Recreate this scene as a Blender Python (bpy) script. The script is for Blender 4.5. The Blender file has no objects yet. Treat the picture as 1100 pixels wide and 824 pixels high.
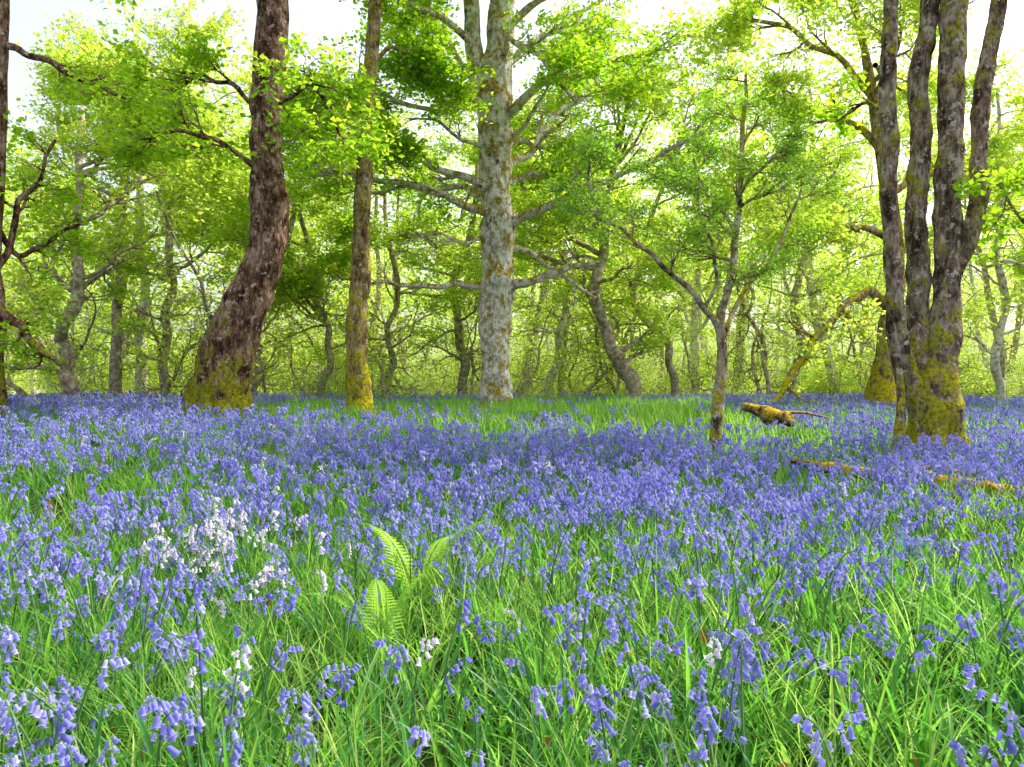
import bpy, math, random
import numpy as np
from mathutils import Vector, Matrix, noise, Quaternion
random.seed(7); rng=np.random.default_rng(7)
U=random.uniform
F=794.0; CZ=1.2
scene=bpy.context.scene
def ss(a,b,x):
    t=min(1,max(0,(x-a)/(b-a))); return t*t*(3-2*t)
def g(x,y):
    h=y-0.7*x
    z=0.5*ss(3,16,h)
    z+=(0.07*noise.noise(Vector((x*.35,y*.35,0)))+.06*noise.noise(Vector((x*.9,y*.9,7))))*ss(0,3,y)
    z-=0.3*ss(20,32,y)
    z+=12*ss(55,160,y)+1.2*noise.noise(Vector((x*.03,y*.03,3)))*ss(45,90,y)
    return z
def P(u,v,d): return Vector(((u-550)/F*d, d, CZ+(412-v)/F*d))

# ---------- builder
class MB:
    def __init__(s): s.v=[];s.f=[];s.m=[];s.r=[];s.cur=0.5
    def add(s,vs,fs,mat=0):
        o=len(s.v); s.v.extend(vs); s.r.extend([s.cur]*len(vs))
        for f in fs: s.f.append(tuple(i+o for i in f)); s.m.append(mat)
    def mesh(s,name,mats,origin=None,smooth=True):
        me=bpy.data.meshes.new(name)
        v=[tuple(p) for p in s.v]
        if origin is not None: v=[(p[0]-origin[0],p[1]-origin[1],p[2]-origin[2]) for p in v]
        me.from_pydata(v,[],s.f)
        for m in mats: me.materials.append(m)
        me.polygons.foreach_set('material_index',s.m)
        me.polygons.foreach_set('use_smooth',[smooth]*len(s.f))
        a=me.attributes.new('rnd','FLOAT','POINT'); a.data.foreach_set('value',s.r)
        me.update(); return me
def perp(d):
    a=Vector((0,0,1)) if abs(d.z)<.9 else Vector((1,0,0))
    n=d.cross(a).normalized(); return n
def tube(B,pts,rads,sides=6,mat=0,amp=0,fr=1.5,cap=True):
    n=len(pts); vs=[];fs=[]
    N=None
    for i in range(n):
        d=(pts[min(i+1,n-1)]-pts[max(i-1,0)])
        if d.length<1e-9: d=Vector((0,0,1))
        d.normalize()
        if N is None: N=perp(d)
        else:
            N=(N-d*N.dot(d))
            if N.length<1e-6: N=perp(d)
            N.normalize()
        Bn=d.cross(N)
        for k in range(sides):
            a=2*math.pi*k/sides
            dr=N*math.cos(a)+Bn*math.sin(a)
            r=rads[i]
            if amp:
                q=pts[i]+dr*r
                r*=1+amp*noise.noise(q*fr)+amp*.6*noise.noise(Vector((q.x*fr*4,q.y*fr*4,q.z*fr*1.8)))
            vs.append(pts[i]+dr*r)
    for i in range(n-1):
        for k in range(sides):
            k2=(k+1)%sides
            fs.append((i*sides+k,i*sides+k2,(i+1)*sides+k2,(i+1)*sides+k))
    if cap: fs.append(tuple((n-1)*sides+k for k in range(sides)))
    B.add(vs,fs,mat)
def smoothpath(pts,rads,sub):
    out=[];ro=[]
    n=len(pts)
    for i in range(n-1):
        p0=pts[max(i-1,0)];p1=pts[i];p2=pts[i+1];p3=pts[min(i+2,n-1)]
        for j in range(sub):
            t=j/sub
            out.append(0.5*((2*p1)+(p2-p0)*t+(2*p0-5*p1+4*p2-p3)*t*t+(3*p1-p0-3*p2+p3)*t**3))
            ro.append(rads[i]*(1-t)+rads[i+1]*t)
    out.append(pts[-1]);ro.append(rads[-1]); return out,ro

# ---------- materials
def newmat(name):
    m=bpy.data.materials.new(name); m.use_nodes=True
    nt=m.node_tree; nt.nodes.clear(); return m,nt
def N(nt,t,**k):
    n=nt.nodes.new(t)
    for a,b in k.items(): setattr(n,a,b)
    return n
def ramp(nt,cols):
    r=N(nt,'ShaderNodeValToRGB'); e=r.color_ramp.elements
    while len(e)<len(cols): e.new(0.5)
    for i,(p,c) in enumerate(cols): e[i].position=p; e[i].color=(*c,1)
    return r
def leafmat(name,diff,trans,tmix=.5,rough=.5,spec=0):
    m,nt=newmat(name); L=nt.links.new
    at=N(nt,'ShaderNodeAttribute',attribute_name='rnd'); oi=N(nt,'ShaderNodeObjectInfo')
    mx=N(nt,'ShaderNodeMath',operation='MULTIPLY_ADD'); L(at.outputs['Fac'],mx.inputs[0]); mx.inputs[1].default_value=.55
    m2=N(nt,'ShaderNodeMath',operation='MULTIPLY'); L(oi.outputs['Random'],m2.inputs[0]); m2.inputs[1].default_value=.45
    L(m2.outputs[0],mx.inputs[2])
    r1=ramp(nt,diff); r2=ramp(nt,trans); L(mx.outputs[0],r1.inputs[0]); L(mx.outputs[0],r2.inputs[0])
    if spec>0:
        p=N(nt,'ShaderNodeBsdfPrincipled'); p.inputs['Roughness'].default_value=rough; p.inputs['Specular IOR Level'].default_value=spec
    else: p=N(nt,'ShaderNodeBsdfDiffuse')
    t=N(nt,'ShaderNodeBsdfTranslucent'); L(r1.outputs[0],p.inputs[0]); L(r2.outputs[0],t.inputs[0])
    s=N(nt,'ShaderNodeMixShader'); s.inputs[0].default_value=tmix; L(p.outputs[0],s.inputs[1]); L(t.outputs[0],s.inputs[2])
    o=N(nt,'ShaderNodeOutputMaterial'); L(s.outputs[0],o.inputs[0]); return m
def simplebark(name,cols):
    m,nt=newmat(name); L=nt.links.new
    tc=N(nt,'ShaderNodeTexCoord'); n=N(nt,'ShaderNodeTexNoise'); n.inputs['Scale'].default_value=7; n.inputs['Detail'].default_value=4; n.inputs['Roughness'].default_value=.7
    L(tc.outputs['Object'],n.inputs[0]); r=ramp(nt,cols); L(n.outputs[0],r.inputs[0])
    p=N(nt,'ShaderNodeBsdfDiffuse'); L(r.outputs[0],p.inputs[0]); o=N(nt,'ShaderNodeOutputMaterial'); L(p.outputs[0],o.inputs[0]); return m
def barkmat(name,light,dark,mid,moss=(.22,.2,.02),mossh=1.2,mossall=0.0,bal=.5,lich=(.6,.56,.48),lamt=.56,ridge=.8,bump=.9,lmax=.85):
    m,nt=newmat(name); L=nt.links.new
    tc=N(nt,'ShaderNodeTexCoord')
    def noi(scale,zs,det,ro=.6):
        mp=N(nt,'ShaderNodeMapping'); mp.inputs['Scale'].default_value=(1,1,zs); L(tc.outputs['Object'],mp.inputs[0])
        n=N(nt,'ShaderNodeTexNoise'); n.inputs['Scale'].default_value=scale; n.inputs['Detail'].default_value=det; n.inputs['Roughness'].default_value=ro; L(mp.outputs[0],n.inputs[0]); return n
    def mixc(fac,a,b,bt='MIX'):
        x=N(nt,'ShaderNodeMix',data_type='RGBA',blend_type=bt)
        if isinstance(fac,float): x.inputs[0].default_value=fac
        else: L(fac,x.inputs[0])
        L(a,x.inputs[6])
        if isinstance(b,tuple): x.inputs[7].default_value=(*b,1)
        else: L(b,x.inputs[7])
        return x.outputs[2]
    n1=noi(4.5,.6,6,.7)
    r=ramp(nt,[(bal-.12,dark),(bal-.01,mid),(bal+.1,light)]); L(n1.outputs[0],r.inputs[0])
    n2=noi(24,.3,4)
    rr=ramp(nt,[(.40,(.22,.2,.18)),(.54,(1,1,1))]); L(n2.outputs[0],rr.inputs[0])
    c=mixc(ridge,r.outputs[0],rr.outputs[0],'MULTIPLY')
    n5=noi(9,.9,5,.72); lr=ramp(nt,[(lamt,(0,0,0)),(lamt+.04,(lmax,lmax,lmax))]); L(n5.outputs[0],lr.inputs[0])
    c=mixc(lr.outputs[0],c,lich)
    sp=N(nt,'ShaderNodeSeparateXYZ'); L(tc.outputs['Object'],sp.inputs[0])
    mr=N(nt,'ShaderNodeMapRange'); mr.inputs[1].default_value=mossh*1.7; mr.inputs[2].default_value=0.1; mr.inputs[3].default_value=mossall; mr.inputs[4].default_value=.64; L(sp.outputs[2],mr.inputs[0])
    n3=noi(4,.7,6,.75)
    a1=N(nt,'ShaderNodeMath',operation='MULTIPLY_ADD'); L(n3.outputs[0],a1.inputs[0]); a1.inputs[1].default_value=2.4; L(mr.outputs[0],a1.inputs[2])
    ge=N(nt,'ShaderNodeNewGeometry'); sg=N(nt,'ShaderNodeSeparateXYZ'); L(ge.outputs['Normal'],sg.inputs[0])
    ma=N(nt,'ShaderNodeMath',operation='MULTIPLY_ADD'); L(sg.outputs[2],ma.inputs[0]); ma.inputs[1].default_value=.25; L(a1.outputs[0],ma.inputs[2])
    mr2=N(nt,'ShaderNodeMapRange'); mr2.inputs[1].default_value=1.55; mr2.inputs[2].default_value=1.75; L(ma.outputs[0],mr2.inputs[0])
    n4=noi(18,1,4,.7)
    mc=ramp(nt,[(.32,tuple(q*.2 for q in moss)),(.5,moss),(.68,(moss[0]*1.7,moss[1]*1.6,moss[2]*1.2))]); L(n4.outputs[0],mc.inputs[0])
    c=mixc(mr2.outputs[0],c,mc.outputs[0])
    p=N(nt,'ShaderNodeBsdfDiffuse'); L(c,p.inputs[0])
    b=N(nt,'ShaderNodeBump'); b.inputs['Strength'].default_value=bump; b.inputs['Distance'].default_value=.035
    s2=N(nt,'ShaderNodeMath',operation='MULTIPLY_ADD'); L(n4.outputs[0],s2.inputs[0]); s2.inputs[1].default_value=.6; L(n2.outputs[0],s2.inputs[2])
    L(s2.outputs[0],b.inputs['Height']); L(b.outputs[0],p.inputs['Normal'])
    o=N(nt,'ShaderNodeOutputMaterial'); L(p.outputs[0],o.inputs[0]); return m

M_oak=leafmat('young_oak_leaf',[(0,(.1,.23,.012)),(.5,(.18,.36,.02)),(1,(.3,.46,.03))],[(0,(.34,.7,.015)),(.5,(.56,.9,.03)),(1,(.88,.97,.07))],.62)
M_small=leafmat('hawthorn_leaf',[(0,(.08,.2,.02)),(.5,(.14,.32,.03)),(1,(.22,.4,.05))],[(0,(.28,.6,.04)),(.5,(.45,.8,.06)),(1,(.65,.88,.12))],.58)
M_far=leafmat('distant_leaf_hazed',[(0,(.18,.34,.04)),(.5,(.3,.46,.055)),(1,(.46,.54,.08))],[(0,(.5,.85,.06)),(.5,(.75,.95,.09)),(1,(.95,.97,.16))],.58)  # yellowish young leaves, paled to put distance haze into the colour
M_shrub=leafmat('undergrowth_leaf',[(0,(.18,.28,.1)),(.5,(.32,.42,.17)),(1,(.5,.54,.3))],[(0,(.5,.7,.2)),(.5,(.7,.82,.32)),(1,(.88,.88,.5))],.5)
M_strap=leafmat('bluebell_strap_leaf',[(0,(.02,.1,.025)),(.5,(.055,.22,.04)),(1,(.15,.36,.06))],[(0,(.09,.4,.05)),(.5,(.24,.66,.06)),(1,(.56,.87,.13))],.46,.38,.45)
M_grass=leafmat('grass_blade',[(0,(.05,.18,.035)),(.5,(.13,.33,.05)),(1,(.38,.48,.15))],[(0,(.2,.58,.06)),(.5,(.4,.78,.08)),(1,(.8,.9,.3))],.5)
M_bell=leafmat('bluebell_petal',[(0,(.2,.195,.6)),(.5,(.34,.33,.76)),(.8,(.46,.44,.84)),(1,(.7,.66,.92))],[(0,(.3,.29,.82)),(.5,(.46,.44,.92)),(1,(.7,.66,.96))],.45)
M_white=leafmat('white_bluebell_petal',[(0,(.68,.58,.8)),(1,(.85,.82,.88))],[(0,(.85,.8,.88)),(1,(.9,.88,.92))],.4)
M_stem=leafmat('bluebell_stem',[(0,(.08,.2,.06)),(1,(.17,.3,.12))],[(0,(.15,.4,.05)),(1,(.2,.45,.1))],.2)
M_fern=leafmat('fern_frond',[(0,(.14,.34,.05)),(1,(.26,.5,.08))],[(0,(.45,.8,.08)),(1,(.65,.92,.14))],.5)
M_dead=leafmat('dead_leaf',[(0,(.22,.09,.03)),(1,(.4,.2,.07))],[(0,(.3,.12,.03)),(1,(.4,.2,.06))],.2)
B_left=barkmat('reddish_bark',(.5,.33,.26),(.065,.035,.022),(.24,.135,.09),(.25,.24,.02),1.4,.05,.52,(.6,.45,.38),.58,.8)
B_two=barkmat('lichen_bark',(.58,.46,.3),(.11,.07,.035),(.35,.24,.11),(.44,.37,.02),.9,.33,.5,(.64,.57,.42),.58,.7)
B_centre=barkmat('pale_bark',(.82,.75,.66),(.09,.06,.04),(.56,.47,.39),(.34,.24,.03),.3,.36,.46,(.85,.82,.75),.5,.45,.9,.9)
B_right=barkmat('grey_brown_bark',(.52,.41,.34),(.08,.05,.04),(.29,.2,.155),(.34,.31,.025),1.2,.28,.5,(.64,.56,.48),.56,.75)
B_small=barkmat('speckled_bark',(.62,.54,.42),(.1,.07,.045),(.36,.28,.18),(.42,.34,.03),.6,.32,.5,(.7,.66,.56),.55,.6)
B_bg=simplebark('greyish_hazed_bark',[(.35,(.15,.11,.075)),(.5,(.33,.26,.19)),(.62,(.54,.47,.37))])  # background bark, lightened so its colour carries the far haze
B_bgw=simplebark('birch_bark',[(.35,(.16,.12,.09)),(.48,(.55,.49,.41)),(.62,(.72,.68,.6))])
B_twig=simplebark('twig_bark',[(.35,(.16,.11,.07)),(.62,(.38,.3,.2))])
B_log=barkmat('mossy_log_bark',(.36,.26,.17),(.05,.035,.02),(.17,.11,.065),(.5,.33,.03),.5,.3,.5,(.5,.44,.34),.57,.8)

def link(o,parent=None):
    scene.collection.objects.link(o)
    if parent: o.parent=parent
    return o
def scatter(name,pts,rots,scl,idx,coll,parent=None,loc=None):
    me=bpy.data.meshes.new(name); me.from_pydata([tuple(p) for p in pts],[],[])
    a=me.attributes.new('rot','FLOAT_VECTOR','POINT'); a.data.foreach_set('vector',np.array(rots,dtype=np.float32).ravel())
    a=me.attributes.new('scl','FLOAT','POINT'); a.data.foreach_set('value',np.array(scl,dtype=np.float32))
    a=me.attributes.new('idx','INT','POINT'); a.data.foreach_set('value',np.array(idx,dtype=np.int32))
    o=bpy.data.objects.new(name,me)
    ng=bpy.data.node_groups.new(name+'_instancer','GeometryNodeTree')
    ng.interface.new_socket('Geometry',in_out='INPUT',socket_type='NodeSocketGeometry')
    ng.interface.new_socket('Geometry',in_out='OUTPUT',socket_type='NodeSocketGeometry')
    gi=ng.nodes.new('NodeGroupInput');go=ng.nodes.new('NodeGroupOutput')
    ip=ng.nodes.new('GeometryNodeInstanceOnPoints'); ci=ng.nodes.new('GeometryNodeCollectionInfo')
    ci.inputs['Collection'].default_value=coll; ci.inputs['Separate Children'].default_value=True; ci.inputs['Reset Children'].default_value=True
    def na(t,nm):
        n=ng.nodes.new('GeometryNodeInputNamedAttribute'); n.data_type=t; n.inputs['Name'].default_value=nm
        return n.outputs['Attribute']
    L=ng.links.new
    er=ng.nodes.new('FunctionNodeEulerToRotation'); L(na('FLOAT_VECTOR','rot'),er.inputs[0])
    L(gi.outputs[0],ip.inputs['Points']); L(ci.outputs[0],ip.inputs['Instance']); ip.inputs['Pick Instance'].default_value=True
    L(na('INT','idx'),ip.inputs['Instance Index']); L(er.outputs[0],ip.inputs['Rotation']); L(na('FLOAT','scl'),ip.inputs['Scale'])
    L(ip.outputs[0],go.inputs[0])
    md=o.modifiers.new('instances','NODES'); md.node_group=ng
    link(o,parent)
    if loc is not None: o.location=loc
    return o
def coll(name,meshes):
    c=bpy.data.collections.new(name)
    for i,me in enumerate(meshes):
        c.objects.link(bpy.data.objects.new('%s_proto_%02d'%(name,i),me))
    return c

# ---------- leaf sprays
def addleaf(B,p,d,n,L,w,mat):
    B.cur=random.random()
    s=d.cross(n); 
    if s.length<1e-4: s=perp(d)
    s.normalize(); n=s.cross(d)
    m=p+d*L*.55
    B.add([p,m+s*w*.5+n*w*.15,p+d*L,m-s*w*.5+n*w*.15],[(0,1,2),(0,2,3)],mat)
def rv():
    while True:
        v=Vector((U(-1,1),U(-1,1),U(-1,1)))
        if .05<v.length<1: return v.normalized()
def spray(name,nl,ls,ext,mats,flat=.35,twig=.004):
    B=MB()
    for t in range(4):
        a=U(-1.3,1.3); d=Vector((math.cos(a),math.sin(a),U(-.25,.3))).normalized()
        L=ext*U(.6,1); e=d*L
        if twig: tube(B,[Vector((0,0,0)),e*.5+Vector((0,0,.02)),e],[twig,twig*.7,twig*.3],3,0)
        for k in range(nl//4):
            q=e*U(.15,1.05)+rv()*ext*.18
            dd=(d*.5+rv()); dd.z*=.6; dd.normalize()
            nn=(Vector((0,0,1))+rv()*flat*2).normalized()
            addleaf(B,q,dd,nn,ls*U(.7,1.25),ls*U(.6,.85),1)
    return B.mesh(name,mats,smooth=False)
C_oak=coll('oak_leaf_sprays',[spray('oak_leaf_spray',20,.105,.55,[B_twig,M_oak],.5) for i in range(5)])
C_small=coll('hawthorn_leaf_sprays',[spray('hawthorn_leaf_spray',24,.045,.3,[B_twig,M_small],.5,.003) for i in range(4)])
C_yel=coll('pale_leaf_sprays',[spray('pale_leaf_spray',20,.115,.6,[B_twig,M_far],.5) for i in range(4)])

# ---------- trees
class Tree:
    def __init__(s): s.B=MB(); s.tips=[]
    def grow(s,p,d,L,r,lvl,maxl,up=.06,wob=.22,nch=5,leaves=True,flat=.6,tipn=3):
        n=max(4,int(L/.25)) if lvl<maxl else 4
        n=min(n,14)
        seg=L/n; pts=[p.copy()];rs=[r]; d=d.normalized()
        ds=[d]
        for i in range(n):
            d=(d+rv()*wob+Vector((0,0,up))).normalized()
            p=p+d*seg; pts.append(p.copy()); ds.append(d); rs.append(max(.004,r*(1-.75*(i+1)/n)))
        s.B.cur=random.random()
        tube(s.B,pts,rs,8 if r>.05 else (5 if r>.02 else 4),0,.12 if r>.04 else 0,3)
        s.children(pts,ds,rs,L,lvl,maxl,up,wob,nch,leaves,flat,tipn)
    def children(s,pts,ds,rs,L,lvl,maxl,up,wob,nch,leaves=True,flat=.6,tipn=3,t0=.25):
        n=len(pts)-1
        if lvl<maxl:
            for c in range(nch):
                t=t0+(1-t0)*(c+U(.2,.9))/nch; i=min(n,int(t*n)); 
                d=ds[i]; a=U(0,6.283); q=perp(d); q=Quaternion(d,a)@q
                an=U(.5,1.1); cd=(d*math.cos(an)+q*math.sin(an)); cd.z*=flat; 
                s.grow(pts[i],cd,L*U(.38,.62)*(1.15-.45*t),max(.006,rs[i]*.62),lvl+1,maxl,up,wob*1.15,nch,leaves,flat,tipn)
        if leaves and lvl>=maxl-1:
            k=tipn if lvl==maxl else 2
            for j in range(k):
                i=n if j==0 else random.randint(max(1,n//2),n)
                s.tips.append((pts[i].copy(),ds[i].copy()))
    def px(s,path,sides=16,sub=5,amp=.12,fr=1.5,ext=None):
        pts=[P(u,v,d) for u,v,w,d in path]; rs=[w/F*d/2 for u,v,w,d in path]
        if ext:
            d=(pts[-1]-pts[-2]).normalized(); p=pts[-1]; r=rs[-1]; n=int(ext/.8)
            for i in range(n):
                d=(d+rv()*.1+Vector((0,0,.08))).normalized(); p=p+d*.8; r*=.86; pts.append(p.copy()); rs.append(r)
        pts,rs=smoothpath(pts,rs,sub)
        s.B.cur=random.random()
        tube(s.B,pts,rs,sides,0,amp,fr)
        ds=[(pts[min(i+1,len(pts)-1)]-pts[max(i-1,0)]).normalized() for i in range(len(pts))]
        return pts,ds,rs
    def limb(s,path,nch=6,maxl=2,up=.05,leaves=True,lscale=1,t0=.3,sides=8,tipn=3,wob=.27,flat=.6):
        q=[path[0]]
        for a,b in zip(path,path[1:]):
            L=math.hypot(b[0]-a[0],b[1]-a[1])
            q.append(((a[0]+b[0])/2+U(-.1,.1)*L,(a[1]+b[1])/2+U(-.1,.1)*L,(a[2]+b[2])/2,(a[3]+b[3])/2+U(-.08,.08))); q.append(b)
        pts,ds,rs=s.px(q,sides,3,.15,3)
        L=sum((pts[i+1]-pts[i]).length for i in range(len(pts)-1))
        s.children(pts,ds,rs,L*lscale,0,maxl,up,wob,nch,leaves,flat,tipn,t0)
        return pts
    def finish(s,name,bark,C,base,lsc=(.8,1.3),keep=1.0,nproto=4):
        o=bpy.data.objects.new(name,s.B.mesh(name,[bark],base)); o.location=base; link(o)
        def ok(p):
            n=noise.noise(p*.75)*.5+.5
            return random.random()<keep*(0.3+1.2*ss(.34,.62,n))
        tips=[t for t in s.tips if t[0].z>base[2]+.8 and t[0].y>1.5 and ok(t[0])]
        if tips:
            pts=[t[0]-Vector(base) for t in tips]
            rots=[(U(-.35,.35),U(-.35,.35)-math.asin(max(-1,min(1,t[1].z)))*.4,math.atan2(t[1].y,t[1].x)+U(-.6,.6)) for t in tips]
            scatter('leaves',pts,rots,[U(*lsc) for t in tips],[random.randrange(nproto) for t in tips],C,parent=o)
        print(name,len(s.B.v),len(tips)); return o
def flare(T,c,r,h,n=7,mat=0):
    for i in range(n):
        a=6.283*i/n+U(-.3,.3); d=Vector((math.cos(a),math.sin(a),0))
        gz=g(c.x+d.x*r*1.5,c.y+d.y*r*1.5)
        pts=[c+d*r*.45+Vector((0,0,h)),c+d*r*.8+Vector((0,0,h*.45)),c+d*r*1.15+Vector((0,0,h*.12)),Vector((c.x+d.x*r*1.8,c.y+d.y*r*1.8,gz-.1))]
        p,rr=smoothpath(pts,[r*.3,r*.36,r*.3,r*.12],4); tube(T.B,p,rr,8,0,.2,3)

# left leaning tree
d=13; T=Tree(); bx=P(234,0,d).x; bz=g(bx,d)
T.px([(226,460,84,d),(234,437,64,d),(240,400,58,d),(256,350,52,d),(277,300,43,d),(287,270,34,d),(288,250,37,d),(289,215,42,d),(288,195,36,d),(286,150,34,d),(287,100,33,d),(291,50,33,d),(292,0,33,d),(296,-60,30,d),(290,-130,27,d)],28,8,.22,2.0,ext=6)
flare(T,Vector((bx,d,bz)),.48,.75)
for (u,v,a,L) in [(290,-40,-2.6,3.6),(290,-90,.3,3.2),(292,-60,1.8,3.2),(290,-130,-1,3.4),(290,-180,2.9,3.6),(290,-220,0.6,3.2)]:
    T.grow(P(u,v,d),Vector((math.cos(a),math.sin(a),.35)),L,.09,0,2,.02,.22,6)
T.limb([(288,195,7,d),(262,170,6,d-.3),(232,150,5,d-.6),(190,140,4,d-.8),(150,150,2,d-.9)],6,2,.02,lscale=.7)
T.limb([(284,120,6,d),(250,90,5,d+.3),(215,80,4,d+.6),(185,100,2,d+.8)],6,2,.0,lscale=.7)
T.limb([(300,110,5,d),(330,90,5,d-.5),(350,110,4,d-.9),(372,160,2,d-1.2)],6,2,-.05,lscale=.7)
T.finish('leaning_oak_tree',B_left,C_oak,(bx,d,bz),keep=.75)

# slender tree
d=15; T=Tree(); bx=P(386,0,d).x; bz=g(bx,d)
T.px([(386,450,34,d),(386,425,27,d),(384,400,24,d),(383,350,22,d),(387,300,22,d),(388,250,19,d),(391,200,18,d),(394,150,17,d),(396,100,16,d),(400,50,15,d),(403,0,14,d),(405,-60,13,d)],16,7,.18,3,ext=5)
flare(T,Vector((bx,d,bz)),.26,.4,6)
for i in range(7):
    a=U(0,6.28); T.grow(P(405,U(-180,-20),d),Vector((math.cos(a),math.sin(a),.4)),U(2.4,3.4),.06,0,2,.02,.22,6)
T.limb([(395,130,5,d),(370,110,5,d-.4),(345,120,4,d-.7),(320,150,3,d-1)],6,2,0,lscale=.75)
T.limb([(398,70,5,d),(420,50,5,d+.4),(450,60,4,d+.9),(470,90,3,d+1.2)],6,2,0,lscale=.75)
T.limb([(386,290,3,d),(370,300,3,d-.2),(350,285,2,d-.4)],3,1,0,lscale=.6,leaves=False)
T.finish('slender_oak_tree',B_two,C_oak,(bx,d,bz),keep=.65)

# centre tree
d=18; T=Tree(); bx=P(533,0,d).x; bz=g(bx,d)
T.px([(533,455,50,d),(533,430,38,d),(532,400,33,d),(532,350,31,d),(534,305,38,d),(534,290,31,d),(535,240,37,d),(533,200,31,d),(532,150,34,d),(530,105,40,d),(535,60,31,d),(540,0,28,d),(544,-60,25,d),(540,-120,22,d)],26,8,.24,2.2,ext=6)
T.px([(528,115,30,d),(514,75,22,d),(508,40,18,d),(506,0,17,d),(498,-60,14,d),(490,-120,11,d)],14,5,.15,2,ext=3)
flare(T,Vector((bx,d,bz)),.38,.5)
limbs=[
 [(534,237,13,d),(500,222,9,d-.5),(460,205,7,d-1),(410,195,6,d-1.6),(360,185,4,d-2),(320,180,3,d-2.4)],
 [(530,210,12,d),(500,190,9,d-.4),(465,180,7,d-.8),(430,160,6,d-1.2),(405,145,4,d-1.5)],
 [(520,306,9,d),(490,304,7,d-.4),(450,306,5,d-.9),(410,302,4,d-1.4),(385,305,3,d-1.8)],
 [(545,308,12,d),(570,303,9,d-.3),(600,292,7,d-.6),(640,284,4,d-.8)],
 [(545,245,13,d),(575,228,10,d-.5),(620,205,8,d-1.2),(670,185,7,d-1.8),(720,160,5,d-2.3),(760,140,4,d-2.8)],
 [(540,265,8,d),(572,272,6,d+.5),(610,300,4,d+.9),(640,320,3,d+1.1)],
 [(540,185,11,d),(570,165,8,d+.6),(600,120,6,d+1.4),(640,90,5,d+2)],
 [(540,130,12,d),(575,95,9,d-.6),(610,70,7,d-1.3),(670,62,5,d-2.2),(710,50,4,d-2.8)],
 [(530,120,10,d),(495,100,8,d-.7),(460,75,6,d-1.5),(430,60,4,d-2)],
 [(525,100,9,d),(490,60,7,d+.6),(455,20,5,d+1.3),(430,0,4,d+1.8)],
 [(545,70,9,d),(580,40,7,d+.8),(620,15,5,d+1.7),(660,-10,4,d+2.2)],
 [(545,30,9,d),(580,0,7,d-.8),(630,-30,5,d-1.6),(680,-50,4,d-2)],
 [(510,50,9,d),(475,20,7,d-.7),(430,0,5,d-1.6),(390,-15,4,d-2)],
 [(538,160,7,d),(560,150,6,d+1.5),(590,160,5,d+2.8),(620,175,4,d+3.8)],
 [(535,200,8,d),(560,190,7,d+1.5),(600,190,5,d+3)],[(533,220,8,d),(500,200,7,d+1.5),(450,210,5,d+3)],
 [(540,60,8,d),(545,40,6,d-1.5),(580,60,5,d-2.6),(620,110,4,d-3)],
 [(520,80,8,d),(480,120,6,d-1),(430,110,5,d-1.8),(380,80,3,d-2.2)],
 [(522,255,5,d),(500,262,4,d-.6),(470,250,3,d-1),(430,262,2,d-1.3)],
 [(522,160,6,d),(495,150,4,d-.8),(470,130,3,d-1.2),(440,128,2,d-1.5)],
 [(548,150,6,d),(572,120,4,d-.7),(590,90,3,d-1.1),(600,60,2,d-1.5)]]
for i,l in enumerate(limbs):
    lo=(i in(2,3,5,18,19,20))
    T.limb(l,(5 if lo else 7),2,.03,lscale=.6,leaves=not lo,tipn=3)
for i in range(10):
    a=U(0,6.28); T.grow(P(540,U(-260,-40),d),Vector((math.cos(a),math.sin(a),.4)),U(3,4.2),.09,0,2,.02,.22,6)
T.finish('pale_sycamore_tree',B_centre,C_oak,(bx,d,bz),(.8,1.25),keep=.68)

# small tree
d=9.8; T=Tree(); bx=P(768,0,d).x; bz=g(bx,d)
T.px([(767,505,18,d),(768,480,14,d),(771,440,13,d),(775,400,12,d),(776,375,11,d),(773,350,12,d)],12,5,.15,4)
T.limb([(773,352,10,d),(780,320,9,d),(788,280,8,d),(793,230,7,d+.1),(797,180,6,d+.1),(798,130,5,d),(801,80,3,d)],9,2,.05,lscale=.42,t0=.2,flat=.8)
T.limb([(773,354,8,d),(755,330,7,d-.2),(735,305,6,d-.3),(700,272,5,d-.5),(668,245,4,d-.6),(640,232,4,d-.7),(632,195,3,d-.7),(640,150,2,d-.7)],8,2,.08,lscale=.33,t0=.3,flat=.9)
T.limb([(757,330,4,d-.2),(770,300,4,d-.3),(765,260,3,d-.5),(750,215,3,d-.6),(745,170,2,d-.7)],6,2,.05,lscale=.45,t0=.3)
T.limb([(776,365,6,d),(790,330,5,d+.3),(820,290,4,d+.5),(850,230,3,d+.7),(862,190,2,d+.8)],6,2,.05,lscale=.4,t0=.3)
T.limb([(790,250,5,d),(770,220,4,d+.3),(735,200,3,d+.5),(700,190,2,d+.7)],6,2,.02,lscale=.45)
T.limb([(795,210,4,d),(820,180,4,d-.2),(850,150,3,d-.4)],5,2,.02,lscale=.5)
T.finish('hawthorn_tree',B_small,C_small,(bx,d,bz),(.8,1.25),keep=.62)

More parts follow.
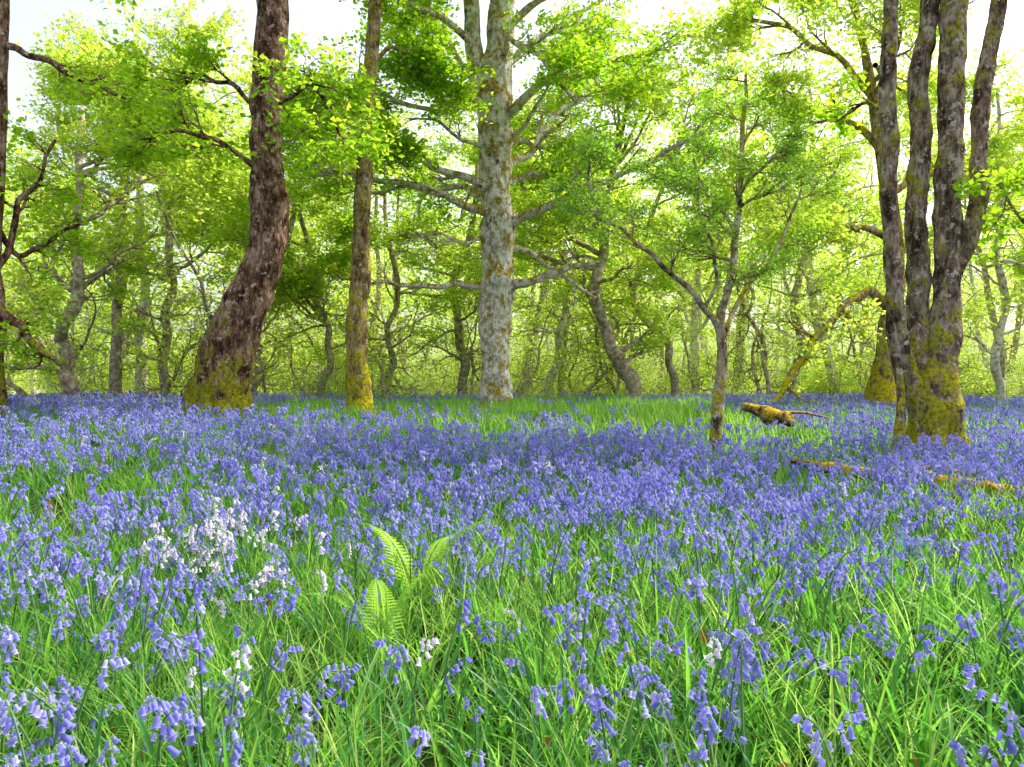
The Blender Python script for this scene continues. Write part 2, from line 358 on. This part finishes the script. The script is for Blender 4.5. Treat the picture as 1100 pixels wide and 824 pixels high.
# right multi stem
d=10.6; T=Tree(); bx=P(1003,0,d).x; bz=g(bx,d)
T.px([(1003,515,84,d),(1004,485,60,d),(1004,450,54,d),(1005,420,48,d),(1010,390,36,d),(1014,350,30,d),(1018,300,27,d),(1018,250,27,d),(1018,200,26,d),(1020,150,25,d),(1021,100,26,d),(1024,50,27,d),(1025,0,26,d),(1028,-60,24,d)],22,8,.22,3,ext=5)
T.px([(990,440,26,d),(972,395,24,d-.1),(963,350,19,d-.15),(960,300,17,d-.2),(957,250,17,d-.2),(954,200,17,d-.2),(957,150,18,d-.2),(953,100,17,d-.2),(955,50,16,d-.2),(957,0,15,d-.2),(955,-60,14,d-.2)],14,8,.22,4,ext=4)
T.px([(1000,430,28,d),(990,390,27,d+.1),(986,340,24,d+.2),(987,290,23,d+.2),(984,240,22,d+.2),(986,190,22,d+.2),(990,140,20,d+.2),(986,90,20,d+.2),(995,40,19,d+.2),(1000,0,18,d+.2),(1008,-60,16,d+.2)],14,8,.22,4,ext=4)
T.px([(1014,330,16,d),(1026,290,17,d),(1040,255,21,d+.05),(1051,220,18,d+.1),(1051,170,17,d+.1),(1054,110,18,d+.1),(1062,60,17,d+.1),(1072,10,17,d+.1),(1080,-50,14,d+.1)],14,8,.22,4,ext=4)
T.px([(958,505,16,d-.3),(966,470,13,d-.3),(968,430,9,d-.2),(966,395,7,d-.2)],8,4,.15,3)
flare(T,Vector((bx,d,bz)),.4,.55)
for (u,v,a,L) in [(1025,-60,.2,3),(1025,-130,2.9,3.4),(955,-80,-2.6,3.4),(955,-120,2.4,3.2),(1005,-150,1.6,3),(1080,-60,-.4,3),(1080,-120,.8,3)]:
    T.grow(P(u,v,d),Vector((math.cos(a),math.sin(a),.4)),L,.07,0,2,.02,.22,5)
T.limb([(1052,180,5,d),(1075,200,4,d-.3),(1100,240,3,d-.5)],4,2,-.03,lscale=.6)
T.limb([(955,120,5,d),(930,110,4,d+.4),(900,130,3,d+.8)],4,2,-.02,lscale=.6)
T.finish('multi_stemmed_oak_tree',B_right,C_oak,(bx,d,bz),keep=.45)

# left edge tree
d=12; T=Tree(); bx=P(-12,0,d).x; bz=g(bx,d)
T.px([(-12,450,34,d),(-10,380,24,d),(-4,340,18,d),(-8,280,15,d),(-3,200,15,d),(0,100,14,d),(2,0,13,d),(0,-80,12,d)],12,5,.16,2.5,ext=3)
T.limb([(0,48,9,d),(30,60,7,d-.2),(70,78,6,d-.3),(105,92,5,d-.4),(135,106,3,d-.5)],4,2,.0,lscale=.4,tipn=2)
T.limb([(-8,330,11,d),(10,342,10,d-.1),(24,350,10,d-.1),(38,372,8,d-.2),(60,385,5,d-.2)],4,2,.08,lscale=.5,tipn=1)
T.limb([(-6,290,8,d),(14,250,7,d+.2),(20,215,6,d+.3),(45,190,4,d+.4),(60,150,3,d+.5)],6,2,.05,lscale=.5,tipn=1)
T.limb([(-4,240,7,d),(20,275,6,d+.4),(50,262,4,d+.5),(90,240,3,d+.6)],5,2,.05,lscale=.5,tipn=1)
for i in range(3):
    a=U(-1.5,1.5); T.grow(P(0,U(-100,0),d),Vector((math.cos(a),math.sin(a),.4)),3,.06,0,2,.02,.22,5)
T.finish('gnarled_oak_tree',B_left,C_oak,(bx,d,bz),keep=.5)

# mossy tree behind right with drooping limb
d=20; T=Tree(); bx=P(947,0,d).x; bz=g(bx,d)
T.px([(946,440,36,d),(948,415,27,d),(952,380,21,d),(956,340,19,d),(962,300,18,d),(960,240,16,d),(950,180,14,d),(940,120,12,d)],12,6,.2,2,ext=5)
flare(T,Vector((bx,d,bz)),.4,.4,6)
T.limb([(957,330,12,d),(935,312,10,d-.4),(910,325,9,d-1),(885,355,8,d-1.5),(865,385,7,d-2),(845,412,6,d-2.4),(825,436,4,d-2.6)],6,2,.05,lscale=.35,tipn=1)
T.limb([(960,260,9,d),(930,245,7,d-.6),(895,240,5,d-1.2),(860,255,4,d-1.6)],7,2,.03,lscale=.7)
T.limb([(955,210,9,d),(990,190,7,d+.6),(1030,180,5,d+1.2),(1060,190,4,d+1.6)],7,2,.03,lscale=.7)
T.limb([(945,160,9,d),(910,130,7,d+.6),(870,120,5,d+1.2),(840,110,4,d+1.6)],7,2,.03,lscale=.7)
T.limb([(942,110,8,d),(900,60,6,d+.6),(850,30,5,d+1.2),(800,20,4,d+1.6)],7,2,.03,lscale=.7)
for i in range(7):
    a=U(0,6.28); T.grow(P(940,U(-60,110),d),Vector((math.cos(a),math.sin(a),.4)),3.2,.07,0,2,.02,.22,6)
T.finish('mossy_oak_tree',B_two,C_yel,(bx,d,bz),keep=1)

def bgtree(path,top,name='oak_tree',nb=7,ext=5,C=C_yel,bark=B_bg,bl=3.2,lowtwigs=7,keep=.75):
    T=Tree(); u,v,w,d=path[0]; x=P(u,0,d).x; z=g(x,d)
    base=Vector((x,d,z))
    vz=412+(CZ-(z-.3))*F/d
    q=[path[0]]
    for a,b in zip(path,path[1:]):
        q.append(((a[0]+b[0])/2+U(-7,7),(a[1]+b[1])/2,(a[2]+b[2])/2,d+U(-.3,.3))); q.append(b)
    path=[(u,vz,w*1.3,d)]+q
    pts,ds,rs=T.px(path,10,4,.2,2,ext=ext)
    n=len(pts)
    for i in range(nb):
        k=int(n*U(.45,1))-1; a=U(0,6.28)
        T.grow(pts[k],Vector((math.cos(a),math.sin(a),.35)),bl*U(.7,1.2),rs[k]*.6,0,2,.03,.32,6)
    for i in range(lowtwigs):
        k=int(n*U(.15,.6)); a=U(0,6.28)
        T.grow(pts[k],Vector((math.cos(a),math.sin(a),.3)),bl*U(.5,.8),rs[k]*.4,0,2,.03,.4,4,leaves=i%2==0,tipn=1)
    return T.finish(name,bark,C,tuple(base),(.9,1.4),keep)
bgtree([(74,430,17,19),(70,400,15,19),(66,365,13,19),(80,330,13,19),(84,290,12,19),(78,250,11,19),(86,200,9,19)],0,ext=3)
bgtree([(124,415,13,24),(126,360,11,24),(130,300,12,24),(128,250,10,24),(134,190,9,24)],0)
bgtree([(152,410,12,27),(150,360,11,27),(156,300,9,27),(150,240,9,27)],0,'birch_tree',bark=B_bgw)
bgtree([(178,415,11,25),(180,360,10,25),(186,310,9,25),(182,250,8,25)],0)
bgtree([(680,420,18,23),(668,395,16,23),(655,370,14,23),(646,340,13,23),(640,300,12,23),(650,250,10,23)],0)
bgtree([(497,410,11,27),(494,370,10,27),(490,330,9,27),(496,280,8,27)],0)
bgtree([(415,410,8,26),(418,370,7,26),(426,330,6,26),(420,270,6,26)],0,'birch_tree')
bgtree([(1075,420,9,24),(1073,360,8,24),(1076,300,8,24),(1074,250,8,24)],0,'birch_tree',bark=B_bgw)
bgtree([(725,410,9,26),(718,370,8,26),(690,340,8,26),(684,300,7,26)],0)
bgtree([(590,410,10,29),(600,360,9,29),(608,310,8,29),(600,260,8,29)],0,bark=B_bgw)
bgtree([(270,420,10,23),(274,370,9,23),(280,330,8,23),(300,280,8,23)],0)
bgtree([(850,410,10,28),(860,360,9,28),(858,300,8,28)],0,ext=7)
bgtree([(345,415,8,25),(352,370,7,25),(340,330,7,25),(335,280,6,25)],0,ext=3)

# ---------- distant trees
def proto_tree(H,nl,ls,r,seed,mat,wob=.16,nb=12,low=.28,bk=None):
    random.seed(seed); T=Tree()
    p=Vector((0,0,-.3)); d=Vector((U(-.1,.1),U(-.1,.1),1)); pts=[p.copy()];rs=[r]
    n=12
    for i in range(n):
        d=(d+rv()*wob+Vector((0,0,.12))).normalized(); p=p+d*H/n*.85; pts.append(p.copy()); rs.append(r*(1-.8*(i+1)/n))
    pts,rs=smoothpath(pts,rs,2); tube(T.B,pts,rs,7,0,.15,1)
    m=len(pts)
    for i in range(nb):
        k=int(m*U(low,1))-1; a=U(0,6.28)
        T.grow(pts[k],Vector((math.cos(a),math.sin(a),.35)),H*U(.2,.34),rs[k]*.55,0,1,.03,wob*2,5)
    for (q,dd) in T.tips:
        for j in range(nl):
            c=q+rv()*U(.1,1.0)*H*.075
            nn=(Vector((0,0,1))+rv()*.9).normalized(); a=rv(); a.z*=.5
            addleaf(T.B,c,a.normalized(),nn,ls*U(.7,1.3),ls*U(.6,.9),1)
    return T.B.mesh('distant_tree_mesh',[bk or B_bg,mat],smooth=False)
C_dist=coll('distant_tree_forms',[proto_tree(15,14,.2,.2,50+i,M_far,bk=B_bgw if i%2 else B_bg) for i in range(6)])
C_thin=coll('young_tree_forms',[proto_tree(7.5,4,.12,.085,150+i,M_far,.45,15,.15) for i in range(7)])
def proto_bush(H,nst,ls,seed,mat,nl=5):
    random.seed(seed); T=Tree()
    for i in range(nst):
        a=U(0,6.28); T.grow(Vector((U(-.2,.2),U(-.2,.2),-.1)),Vector((math.cos(a)*.7,math.sin(a)*.7,1)),H*U(.6,1),.022,0,1,.02,.3,5,flat=.9)
    for (q,dd) in T.tips:
        for j in range(nl):
            c=q+rv()*U(.1,1.0)*H*.14
            addleaf(T.B,c,rv(),(Vector((0,0,1))+rv()*.9).normalized(),ls*U(.7,1.3),ls*U(.6,.9),1)
    return T.B.mesh('undergrowth_bush_mesh',[B_twig,mat],smooth=False)
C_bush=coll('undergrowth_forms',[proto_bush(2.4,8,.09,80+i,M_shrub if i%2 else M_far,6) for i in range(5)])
random.seed(11)
pts=[];sc=[]
def far_ok(x,y,mind):
    return all((x-p[0])**2+(y-p[1])**2>mind*mind for p in pts)
tries=0
while len(pts)<145 and tries<9000:
    tries+=1
    y=32+(U(0,1)**1.2)*100; x=U(-1,1)*(y*.85+8)
    if not far_ok(x,y,2.6+y*.03): continue
    s=U(.75,1.35)
    if -.62<x/y<-.38 and y<90: s*=.6
    pts.append((x,y,g(x,y))); sc.append(s)
scatter('distant_trees',pts,[(U(-.06,.06),U(-.06,.06),U(0,6.28)) for p in pts],sc,[random.randrange(6) for p in pts],C_dist)
pts=[];tries=0
while len(pts)<105 and tries<5000:
    tries+=1
    y=22+(U(0,1)**1.2)*36; x=U(-1,1)*(y*.78+3)
    if not far_ok(x,y,1.6): continue
    if 5<x<12 and y<24: continue
    pts.append((x,y,g(x,y)))
scatter('young_trees_thicket',pts,[(U(-.28,.28),U(-.28,.28),U(0,6.28)) for p in pts],[U(.5,1.25) for p in pts],[random.randrange(7) for p in pts],C_thin)
pts=[];sc=[]
for i in range(1100):
    y=22+(U(0,1)**1.2)*65; x=U(-1,1)*(y*.8+4)
    if noise.noise(Vector((x*.16,y*.16,2)))<-.02: continue
    if y<27 and U(0,1)<.5: continue
    if x>5 and y<30: continue
    pts.append((x,y,g(x,y))); sc.append(U(.3,.9)+1.0*ss(28,50,y)*U(0,1))
scatter('undergrowth_shrubs',pts,[(0,0,U(0,6.28)) for p in pts],sc,[random.randrange(5) for p in pts],C_bush)

# ---------- ground
nx=141; X=[math.copysign(abs(t)**2.4,t)*420 for t in np.linspace(-1,1,nx)]
Y=[-15+ (t**2.3)*650 for t in np.linspace(0,1,210)]
B=MB(); vs=[(x,y,g(x,y)) for y in Y for x in X]
fs=[(j*nx+i,j*nx+i+1,(j+1)*nx+i+1,(j+1)*nx+i) for j in range(len(Y)-1) for i in range(nx-1)]
B.add(vs,fs)
m,nt=newmat('woodland_floor'); L=nt.links.new
tc=N(nt,'ShaderNodeTexCoord'); n1=N(nt,'ShaderNodeTexNoise'); n1.inputs['Scale'].default_value=9; n1.inputs['Detail'].default_value=6; n1.inputs['Roughness'].default_value=.75; L(tc.outputs['Object'],n1.inputs[0])
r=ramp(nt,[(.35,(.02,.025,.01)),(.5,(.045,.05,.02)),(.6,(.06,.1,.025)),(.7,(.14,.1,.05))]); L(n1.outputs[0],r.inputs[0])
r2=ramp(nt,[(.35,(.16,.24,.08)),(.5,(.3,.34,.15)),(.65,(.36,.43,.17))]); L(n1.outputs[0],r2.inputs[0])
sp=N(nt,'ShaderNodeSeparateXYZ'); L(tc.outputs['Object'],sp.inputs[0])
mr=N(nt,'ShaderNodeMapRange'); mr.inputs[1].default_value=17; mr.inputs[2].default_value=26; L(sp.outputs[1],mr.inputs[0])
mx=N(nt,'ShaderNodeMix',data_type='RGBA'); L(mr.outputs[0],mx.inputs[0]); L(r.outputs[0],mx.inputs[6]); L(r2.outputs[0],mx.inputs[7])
p=N(nt,'ShaderNodeBsdfDiffuse'); L(mx.outputs[2],p.inputs[0])
o=N(nt,'ShaderNodeOutputMaterial'); L(p.outputs[0],o.inputs[0])
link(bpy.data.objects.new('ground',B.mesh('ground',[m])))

# ---------- herbs
def blade(B,base,az,L,w,lean,curl,seg,mat,fold=.25):
    B.cur=random.random()
    d=Vector((math.cos(az),math.sin(az),0)); s=Vector((-d.y,d.x,0)); p=base.copy(); th=lean
    vs=[];fs=[]
    for i in range(seg+1):
        t=i/seg; ww=w*(1-t**2.2)*.5+.0006; ww*=(.6+.4*min(1,t*4))
        up=Vector((0,0,math.cos(th)))+d*math.sin(th)
        nrm=d*-math.cos(th)+Vector((0,0,math.sin(th)))
        if fold: vs+= [p-s*ww+nrm*ww*fold*2,p,p+s*ww+nrm*ww*fold*2]
        else: vs+=[p-s*ww,p+s*ww]
        p=p+up*(L/seg); th+=curl/seg
    k=3 if fold else 2
    for i in range(seg):
        for j in range(k-1): fs.append((i*k+j,i*k+j+1,(i+1)*k+j+1,(i+1)*k+j))
    B.add(vs,fs,mat)
def bell(B,p,ax,L,r,lod,mat):
    B.cur=random.random()
    ax=ax.normalized(); n=perp(ax); b=ax.cross(n)
    if lod==0: prof=[(0,.35),(.1,.75),(.4,.9),(.75,.95),(.95,1.3)];S=6
    elif lod==1: prof=[(0,.5),(.5,.9),(1,1.5)];S=5
    else: prof=[(0,.6),(1,1.5)];S=4
    vs=[];fs=[]
    for i,(t,q) in enumerate(prof):
        for k in range(S):
            a=6.2832*k/S; vs.append(p+ax*L*t+(n*math.cos(a)+b*math.sin(a))*r*q)
    for i in range(len(prof)-1):
        for k in range(S):
            k2=(k+1)%S; fs.append((i*S+k,i*S+k2,(i+1)*S+k2,(i+1)*S+k))
    if lod==0:
        o=len(prof)*S; i=(len(prof)-1)*S
        for k in range(S):
            a=6.2832*(k+.5)/S; vs.append(p+ax*L*.93+(n*math.cos(a)+b*math.sin(a))*r*2.2)
            fs.append((i+k,i+(k+1)%S,o+k))
    B.add(vs,fs,mat)
def bluebell(B,off,lod,H,nb,fl=2,bs=1.0,leaves=5,fat=1.0):
    az=U(0,6.28); c,s=math.cos(az),math.sin(az)
    def W(x,z,y=0): return off+Vector((x*c-y*s,x*s+y*c,z))
    lean=U(0,.1); nod=U(.4,1.3)
    pts=[W(0,-.03),W(lean*.3,H*.35),W(lean*.7,H*.65),W(lean+.01,H*.84),W(lean+.03*nod+.01,H*.95),W(lean+.065*nod+.01,H*(1.0-.03*nod))]
    B.cur=random.random()
    p,r=smoothpath(pts,[.0036,.0034,.003,.0025,.0018,.001],2 if lod==0 else 1)
    tube(B,p,r,4 if lod==0 else 3,1,cap=False)
    m=len(p)-1
    for i in range(nb):
        t=.55+.45*(i+.6)/nb+U(-.02,.02); f=min(m-.01,t*m); k=int(f); q=p[k].lerp(p[k+1],f-k)
        a=az+U(-1.1,1.1) if random.random()<.7 else U(0,6.28)
        o=Vector((math.cos(a),math.sin(a),0)); sz=bs*(1.08-.45*(i/nb))
        e=q+o*.014*sz+Vector((0,0,.002))
        if lod==0: tube(B,[q,q+o*.008+Vector((0,0,.006)),e],[.0012,.001,.001],3,1,cap=False)
        bell(B,e,Vector((0,0,-1))+o*U(.15,.8)+rv()*.15,.0215*sz*U(.8,1.15),.0056*fat*sz*U(.85,1.15),lod,fl)
    for i in range(leaves):
        blade(B,off+Vector((U(-.015,.015),U(-.015,.015),0)),U(0,6.28),U(.2,.36),U(.009,.015),U(.08,.5),U(.4,1.5),6 if lod==0 else 4,0,.25 if lod==0 else 0)
def bb_mesh(lod,cnt,rad,fl,Hs=(.32,.48),bs=1.1,leaves=5,nb=(7,12),fat=1.):
    B=MB()
    for i in range(cnt):
        a=U(0,6.28);rr=rad*math.sqrt(U(0,1))
        bluebell(B,Vector((rr*math.cos(a),rr*math.sin(a),0)) if cnt>1 else Vector((0,0,0)),lod,U(*Hs),random.randint(*nb),fl,bs,leaves,fat)
    return B.mesh('bluebell_plant',[M_strap,M_stem,M_bell,M_white])
def tuft(cnt,rad,L,w,seg,mat,fold,lean=(.02,.5),curl=(.2,1.4)):
    B=MB()
    for i in range(cnt):
        a=U(0,6.28);rr=rad*math.sqrt(U(0,1))
        blade(B,Vector((rr*math.cos(a),rr*math.sin(a),-.02)),U(0,6.28),U(*L),U(*w),U(*lean),U(*curl),seg,0,fold)
    return B.mesh('grass_tuft',[mat])
C_bb0=coll('bluebells_near',[bb_mesh(0,1,0,2,(.3,.52),leaves=4,nb=(5,12)) for i in range(16)])
C_bb1=coll('bluebells_mid',[bb_mesh(1,2,.14,2,(.28,.44),bs=1.18,leaves=3,fat=1.1) for i in range(10)])
C_bb2=coll('bluebells_far',[bb_mesh(2,6,.34,2,(.26,.42),bs=1.38,leaves=2,fat=1.2) for i in range(8)])
C_w=coll('white_bluebells_forms',[bb_mesh(0,1,0,3) for i in range(4)])
C_t0=coll('tufts_near',[tuft(10,.08,(.2,.46),(.011,.021),7,M_strap,.25) for i in range(6)]+[tuft(13,.08,(.22,.52),(.003,.009),7,M_grass,.2) for i in range(6)])
C_t1=coll('tufts_mid',[tuft(14,.13,(.16,.34),(.009,.017),4,M_strap,0) for i in range(4)]+[tuft(18,.12,(.18,.4),(.004,.008),4,M_grass,0) for i in range(4)])
C_t2=coll('tufts_far',[tuft(34,.32,(.16,.34),(.013,.022),3,M_strap,0) for i in range(3)]+[tuft(40,.3,(.18,.42),(.008,.014),3,M_grass,0) for i in range(3)])

def crest(x,y): return ss(9.8,12.5,y)*(1-ss(4,6.5,abs(x+.3)))*(1-ss(20,24,y))
def blue_density(x,y):
    n=noise.noise(Vector((x*.45,y*.45,5)))*.5+noise.noise(Vector((x*1.3,y*1.3,9)))*.5
    dd=.52+.16*ss(3,6,y)+n*1.3
    dd-=.95*crest(x,y)
    return max(.04,dd)
def zone(y0,y1,n):
    out=[]
    while len(out)<n:
        y=U(y0,y1); w0=y*.8+.9; w1=y1*.8+.9
        if U(0,1)>w0/w1: continue
        x=U(-w0,w0); out.append((x,y))
    return out
trunks=[(P(234,0,13).x,13,.5),(P(386,0,15).x,15,.3),(P(533,0,18).x,18,.45),(P(768,0,9.8).x,9.8,.12),(P(1003,0,10.6).x,10.6,.42)]
logp=[(850,8.3),(880,8.1),(930,7.8),(985,7.5),(1035,7.1),(1085,6.7),(1150,6.3)]
def clear(x,y): return all((x-a)**2+(y-b)**2>r*r for a,b,r in trunks)
def area(y0,y1): return ((y0*.8+.9)+(y1*.8+.9))*(y1-y0)
def do(name,y0,y1,dens,C,np_,test=None,sc=(.8,1.15),tilt=.15,idxf=None):
    pts=[];
    for x,y in zone(y0,y1,int(area(y0,y1)*dens)):
        if not clear(x,y): continue
        if test and random.random()>test(x,y): continue
        pts.append((x,y,g(x,y)))
    print(name,len(pts))
    scatter(name,pts,[(U(-tilt,tilt),U(-tilt,tilt),U(0,6.28)) for p in pts],[U(*sc) for p in pts],[idxf(p) if idxf else random.randrange(np_) for p in pts],C)
def gidx(k):
    def f(p):
        n=noise.noise(Vector((p[0]*.7,p[1]*.7,20)))+.1*(p[1]<4)+.4*crest(p[0],p[1])
        return (k if U(-.6,.6)<n else 0)+random.randrange(k)
    return f
def gtest(x,y): return max(.5,.82+.7*noise.noise(Vector((x*1.1,y*1.1,31))))
do('bluebell_carpet_near',.6,4.2,84,C_bb0,16,blue_density,sc=(.85,1.2),tilt=.22)
do('bluebell_carpet_middle',4.2,10,62,C_bb1,10,blue_density,sc=(.75,1.2))
do('bluebell_carpet_far',10,42,10,C_bb2,8,lambda x,y: blue_density(x,y)*(1-.6*ss(22,40,y)),sc=(.75,1.2))
do('grass_near',.5,4.2,96,C_t0,12,gtest,idxf=gidx(6),tilt=.25,sc=(.7,1.2))
do('grass_middle',4.2,10,40,C_t1,8,gtest,idxf=gidx(4),sc=(.7,1.2))
do('grass_far',10,42,7.5,C_t2,6,idxf=gidx(3),sc=(.7,1.3))
pts=[]
for i in range(44):
    x=-1.55+random.gauss(0,.17); y=3.9+random.gauss(0,.28); pts.append((x,y,g(x,y)))
for i in range(8):
    x=-.95+random.gauss(0,.12); y=3.1+random.gauss(0,.15); pts.append((x,y,g(x,y)))
for i in range(22):
    y=U(2,9); x=U(-.6,.6)*y; pts.append((x,y,g(x,y)))
scatter('white_bluebells',pts,[(U(-.1,.1),U(-.1,.1),U(0,6.28)) for p in pts],[U(.85,1.15) for p in pts],[random.randrange(4) for p in pts],C_w)
def frond(B,base,az,L,lean,curl):
    d=Vector((math.cos(az),math.sin(az),0)); s=Vector((-d.y,d.x,0)); p=base.copy(); th=lean; pts=[];ups=[]
    n=30
    for i in range(n+1):
        up=Vector((0,0,math.cos(th)))+d*math.sin(th); pts.append(p.copy()); ups.append(up); p=p+up*L/n; th+=curl*(i/n)*2/n
    tube(B,pts,[.003*(1-.8*i/n) for i in range(n+1)],4,0)
    for i in range(9,n+1):
        t=(i-9)/(n-9); W=L*.2*(1-t)**.8*min(1,.5+t*4)+.004
        for sd in(-1,1):
            dr=(s*sd+ups[i]*.4-Vector((0,0,.15))).normalized(); nn=ups[i].cross(s)*-1
            addleaf(B,pts[i],dr,nn,W,L/n*.5,0)
            for k in range(6):
                q=pts[i]+dr*W*(.1+.8*k/6); ll=L/n*.62*(1-.6*k/6)
                for s2 in(-1,1): addleaf(B,q,(ups[i]*s2+dr*.6).normalized(),nn,ll,ll*.8,0)
for (u,dd,L,azs) in [(450,3.5,.64,(-2.2,.1,-.9)),(412,3.0,.56,(-.4,-2.8,-1.5))]:
    x=(u-550)/F*dd; B=MB(); base=Vector((x,dd,g(x,dd)))
    for az_ in azs: frond(B,Vector((0,0,0)),az_,L*U(.9,1.05),U(.1,.3),U(.9,1.5))
    o=bpy.data.objects.new('fern',B.mesh('fern',[M_fern],smooth=False)); o.location=base; link(o)
B=MB()
for i in range(150):
    y=U(1.2,8); x=U(-.75,.75)*y; q=Vector((x,y,g(x,y)+U(.02,.26)))
    dd=rv(); addleaf(B,q,dd,rv(),U(.05,.08),U(.03,.05),0)
link(bpy.data.objects.new('fallen_leaves',B.mesh('fallen_leaves',[M_dead],smooth=False)))

# ---------- logs
def log(name,path,extra=()):
    T=Tree(); T.px(path,14,6,.5,4)
    for e in extra: T.px(e,7,4,.25,4)
    u,v,w,d=path[0]; base=P(u,v,d); base.z=g(base.x,base.y)-.3
    return T.finish(name,B_log,C_oak,tuple(base))
vv=[495,501,508,513,523,533,545]; ww=[5,9,14,16,19,21,22]
log('mossy_fallen_log',[(u,v,w_,d_) for (u,d_),v,w_ in zip(logp,vv,ww)],
 [[(960,510,6,7.7),(1000,502,4,7.6),(1040,510,3,7.4)],[(1020,520,6,7.2),(1030,538,4,6.9)]])
log('mossy_fallen_branch',[(800,437,8,13.3),(812,441,12,13.1),(828,446,20,12.9),(842,449,17,12.7),(852,455,8,12.5)],
 [[(840,444,4,12.8),(862,443,3,13.0),(890,449,2,13.3)]])

# ---------- light
az=math.radians(60); el=math.radians(50)
S=Vector((math.sin(az)*math.cos(el),math.cos(az)*math.cos(el),math.sin(el)))
ld=bpy.data.lights.new('sun','SUN'); ld.energy=5; ld.angle=math.radians(.5); ld.color=(1,.95,.84)
lo=bpy.data.objects.new('sun',ld); lo.rotation_euler=S.to_track_quat('Z','Y').to_euler(); lo.location=(20,10,30); link(lo)
w=bpy.data.worlds.new('World'); scene.world=w; w.use_nodes=True; nt=w.node_tree
bg=nt.nodes['Background']; sk=nt.nodes.new('ShaderNodeTexSky'); sk.sky_type='NISHITA'; sk.sun_disc=False; sk.sun_elevation=el; sk.sun_rotation=az
sk.dust_density=4; sk.air_density=1.0
hs=nt.nodes.new('ShaderNodeHueSaturation'); hs.inputs['Saturation'].default_value=.45; hs.inputs['Value'].default_value=2.4
nt.links.new(sk.outputs[0],hs.inputs['Color']); nt.links.new(hs.outputs[0],bg.inputs[0]); bg.inputs[1].default_value=.15
cd=bpy.data.cameras.new('camera'); cd.sensor_width=36; cd.lens=F/1100*36; cd.clip_end=2000; cd.clip_start=.05
co=bpy.data.objects.new('camera',cd); co.location=(0,0,CZ); co.rotation_euler=(math.radians(90),0,0); link(co); scene.camera=co
scene.view_settings.view_transform='Standard'; scene.view_settings.look='None'; scene.view_settings.exposure=0
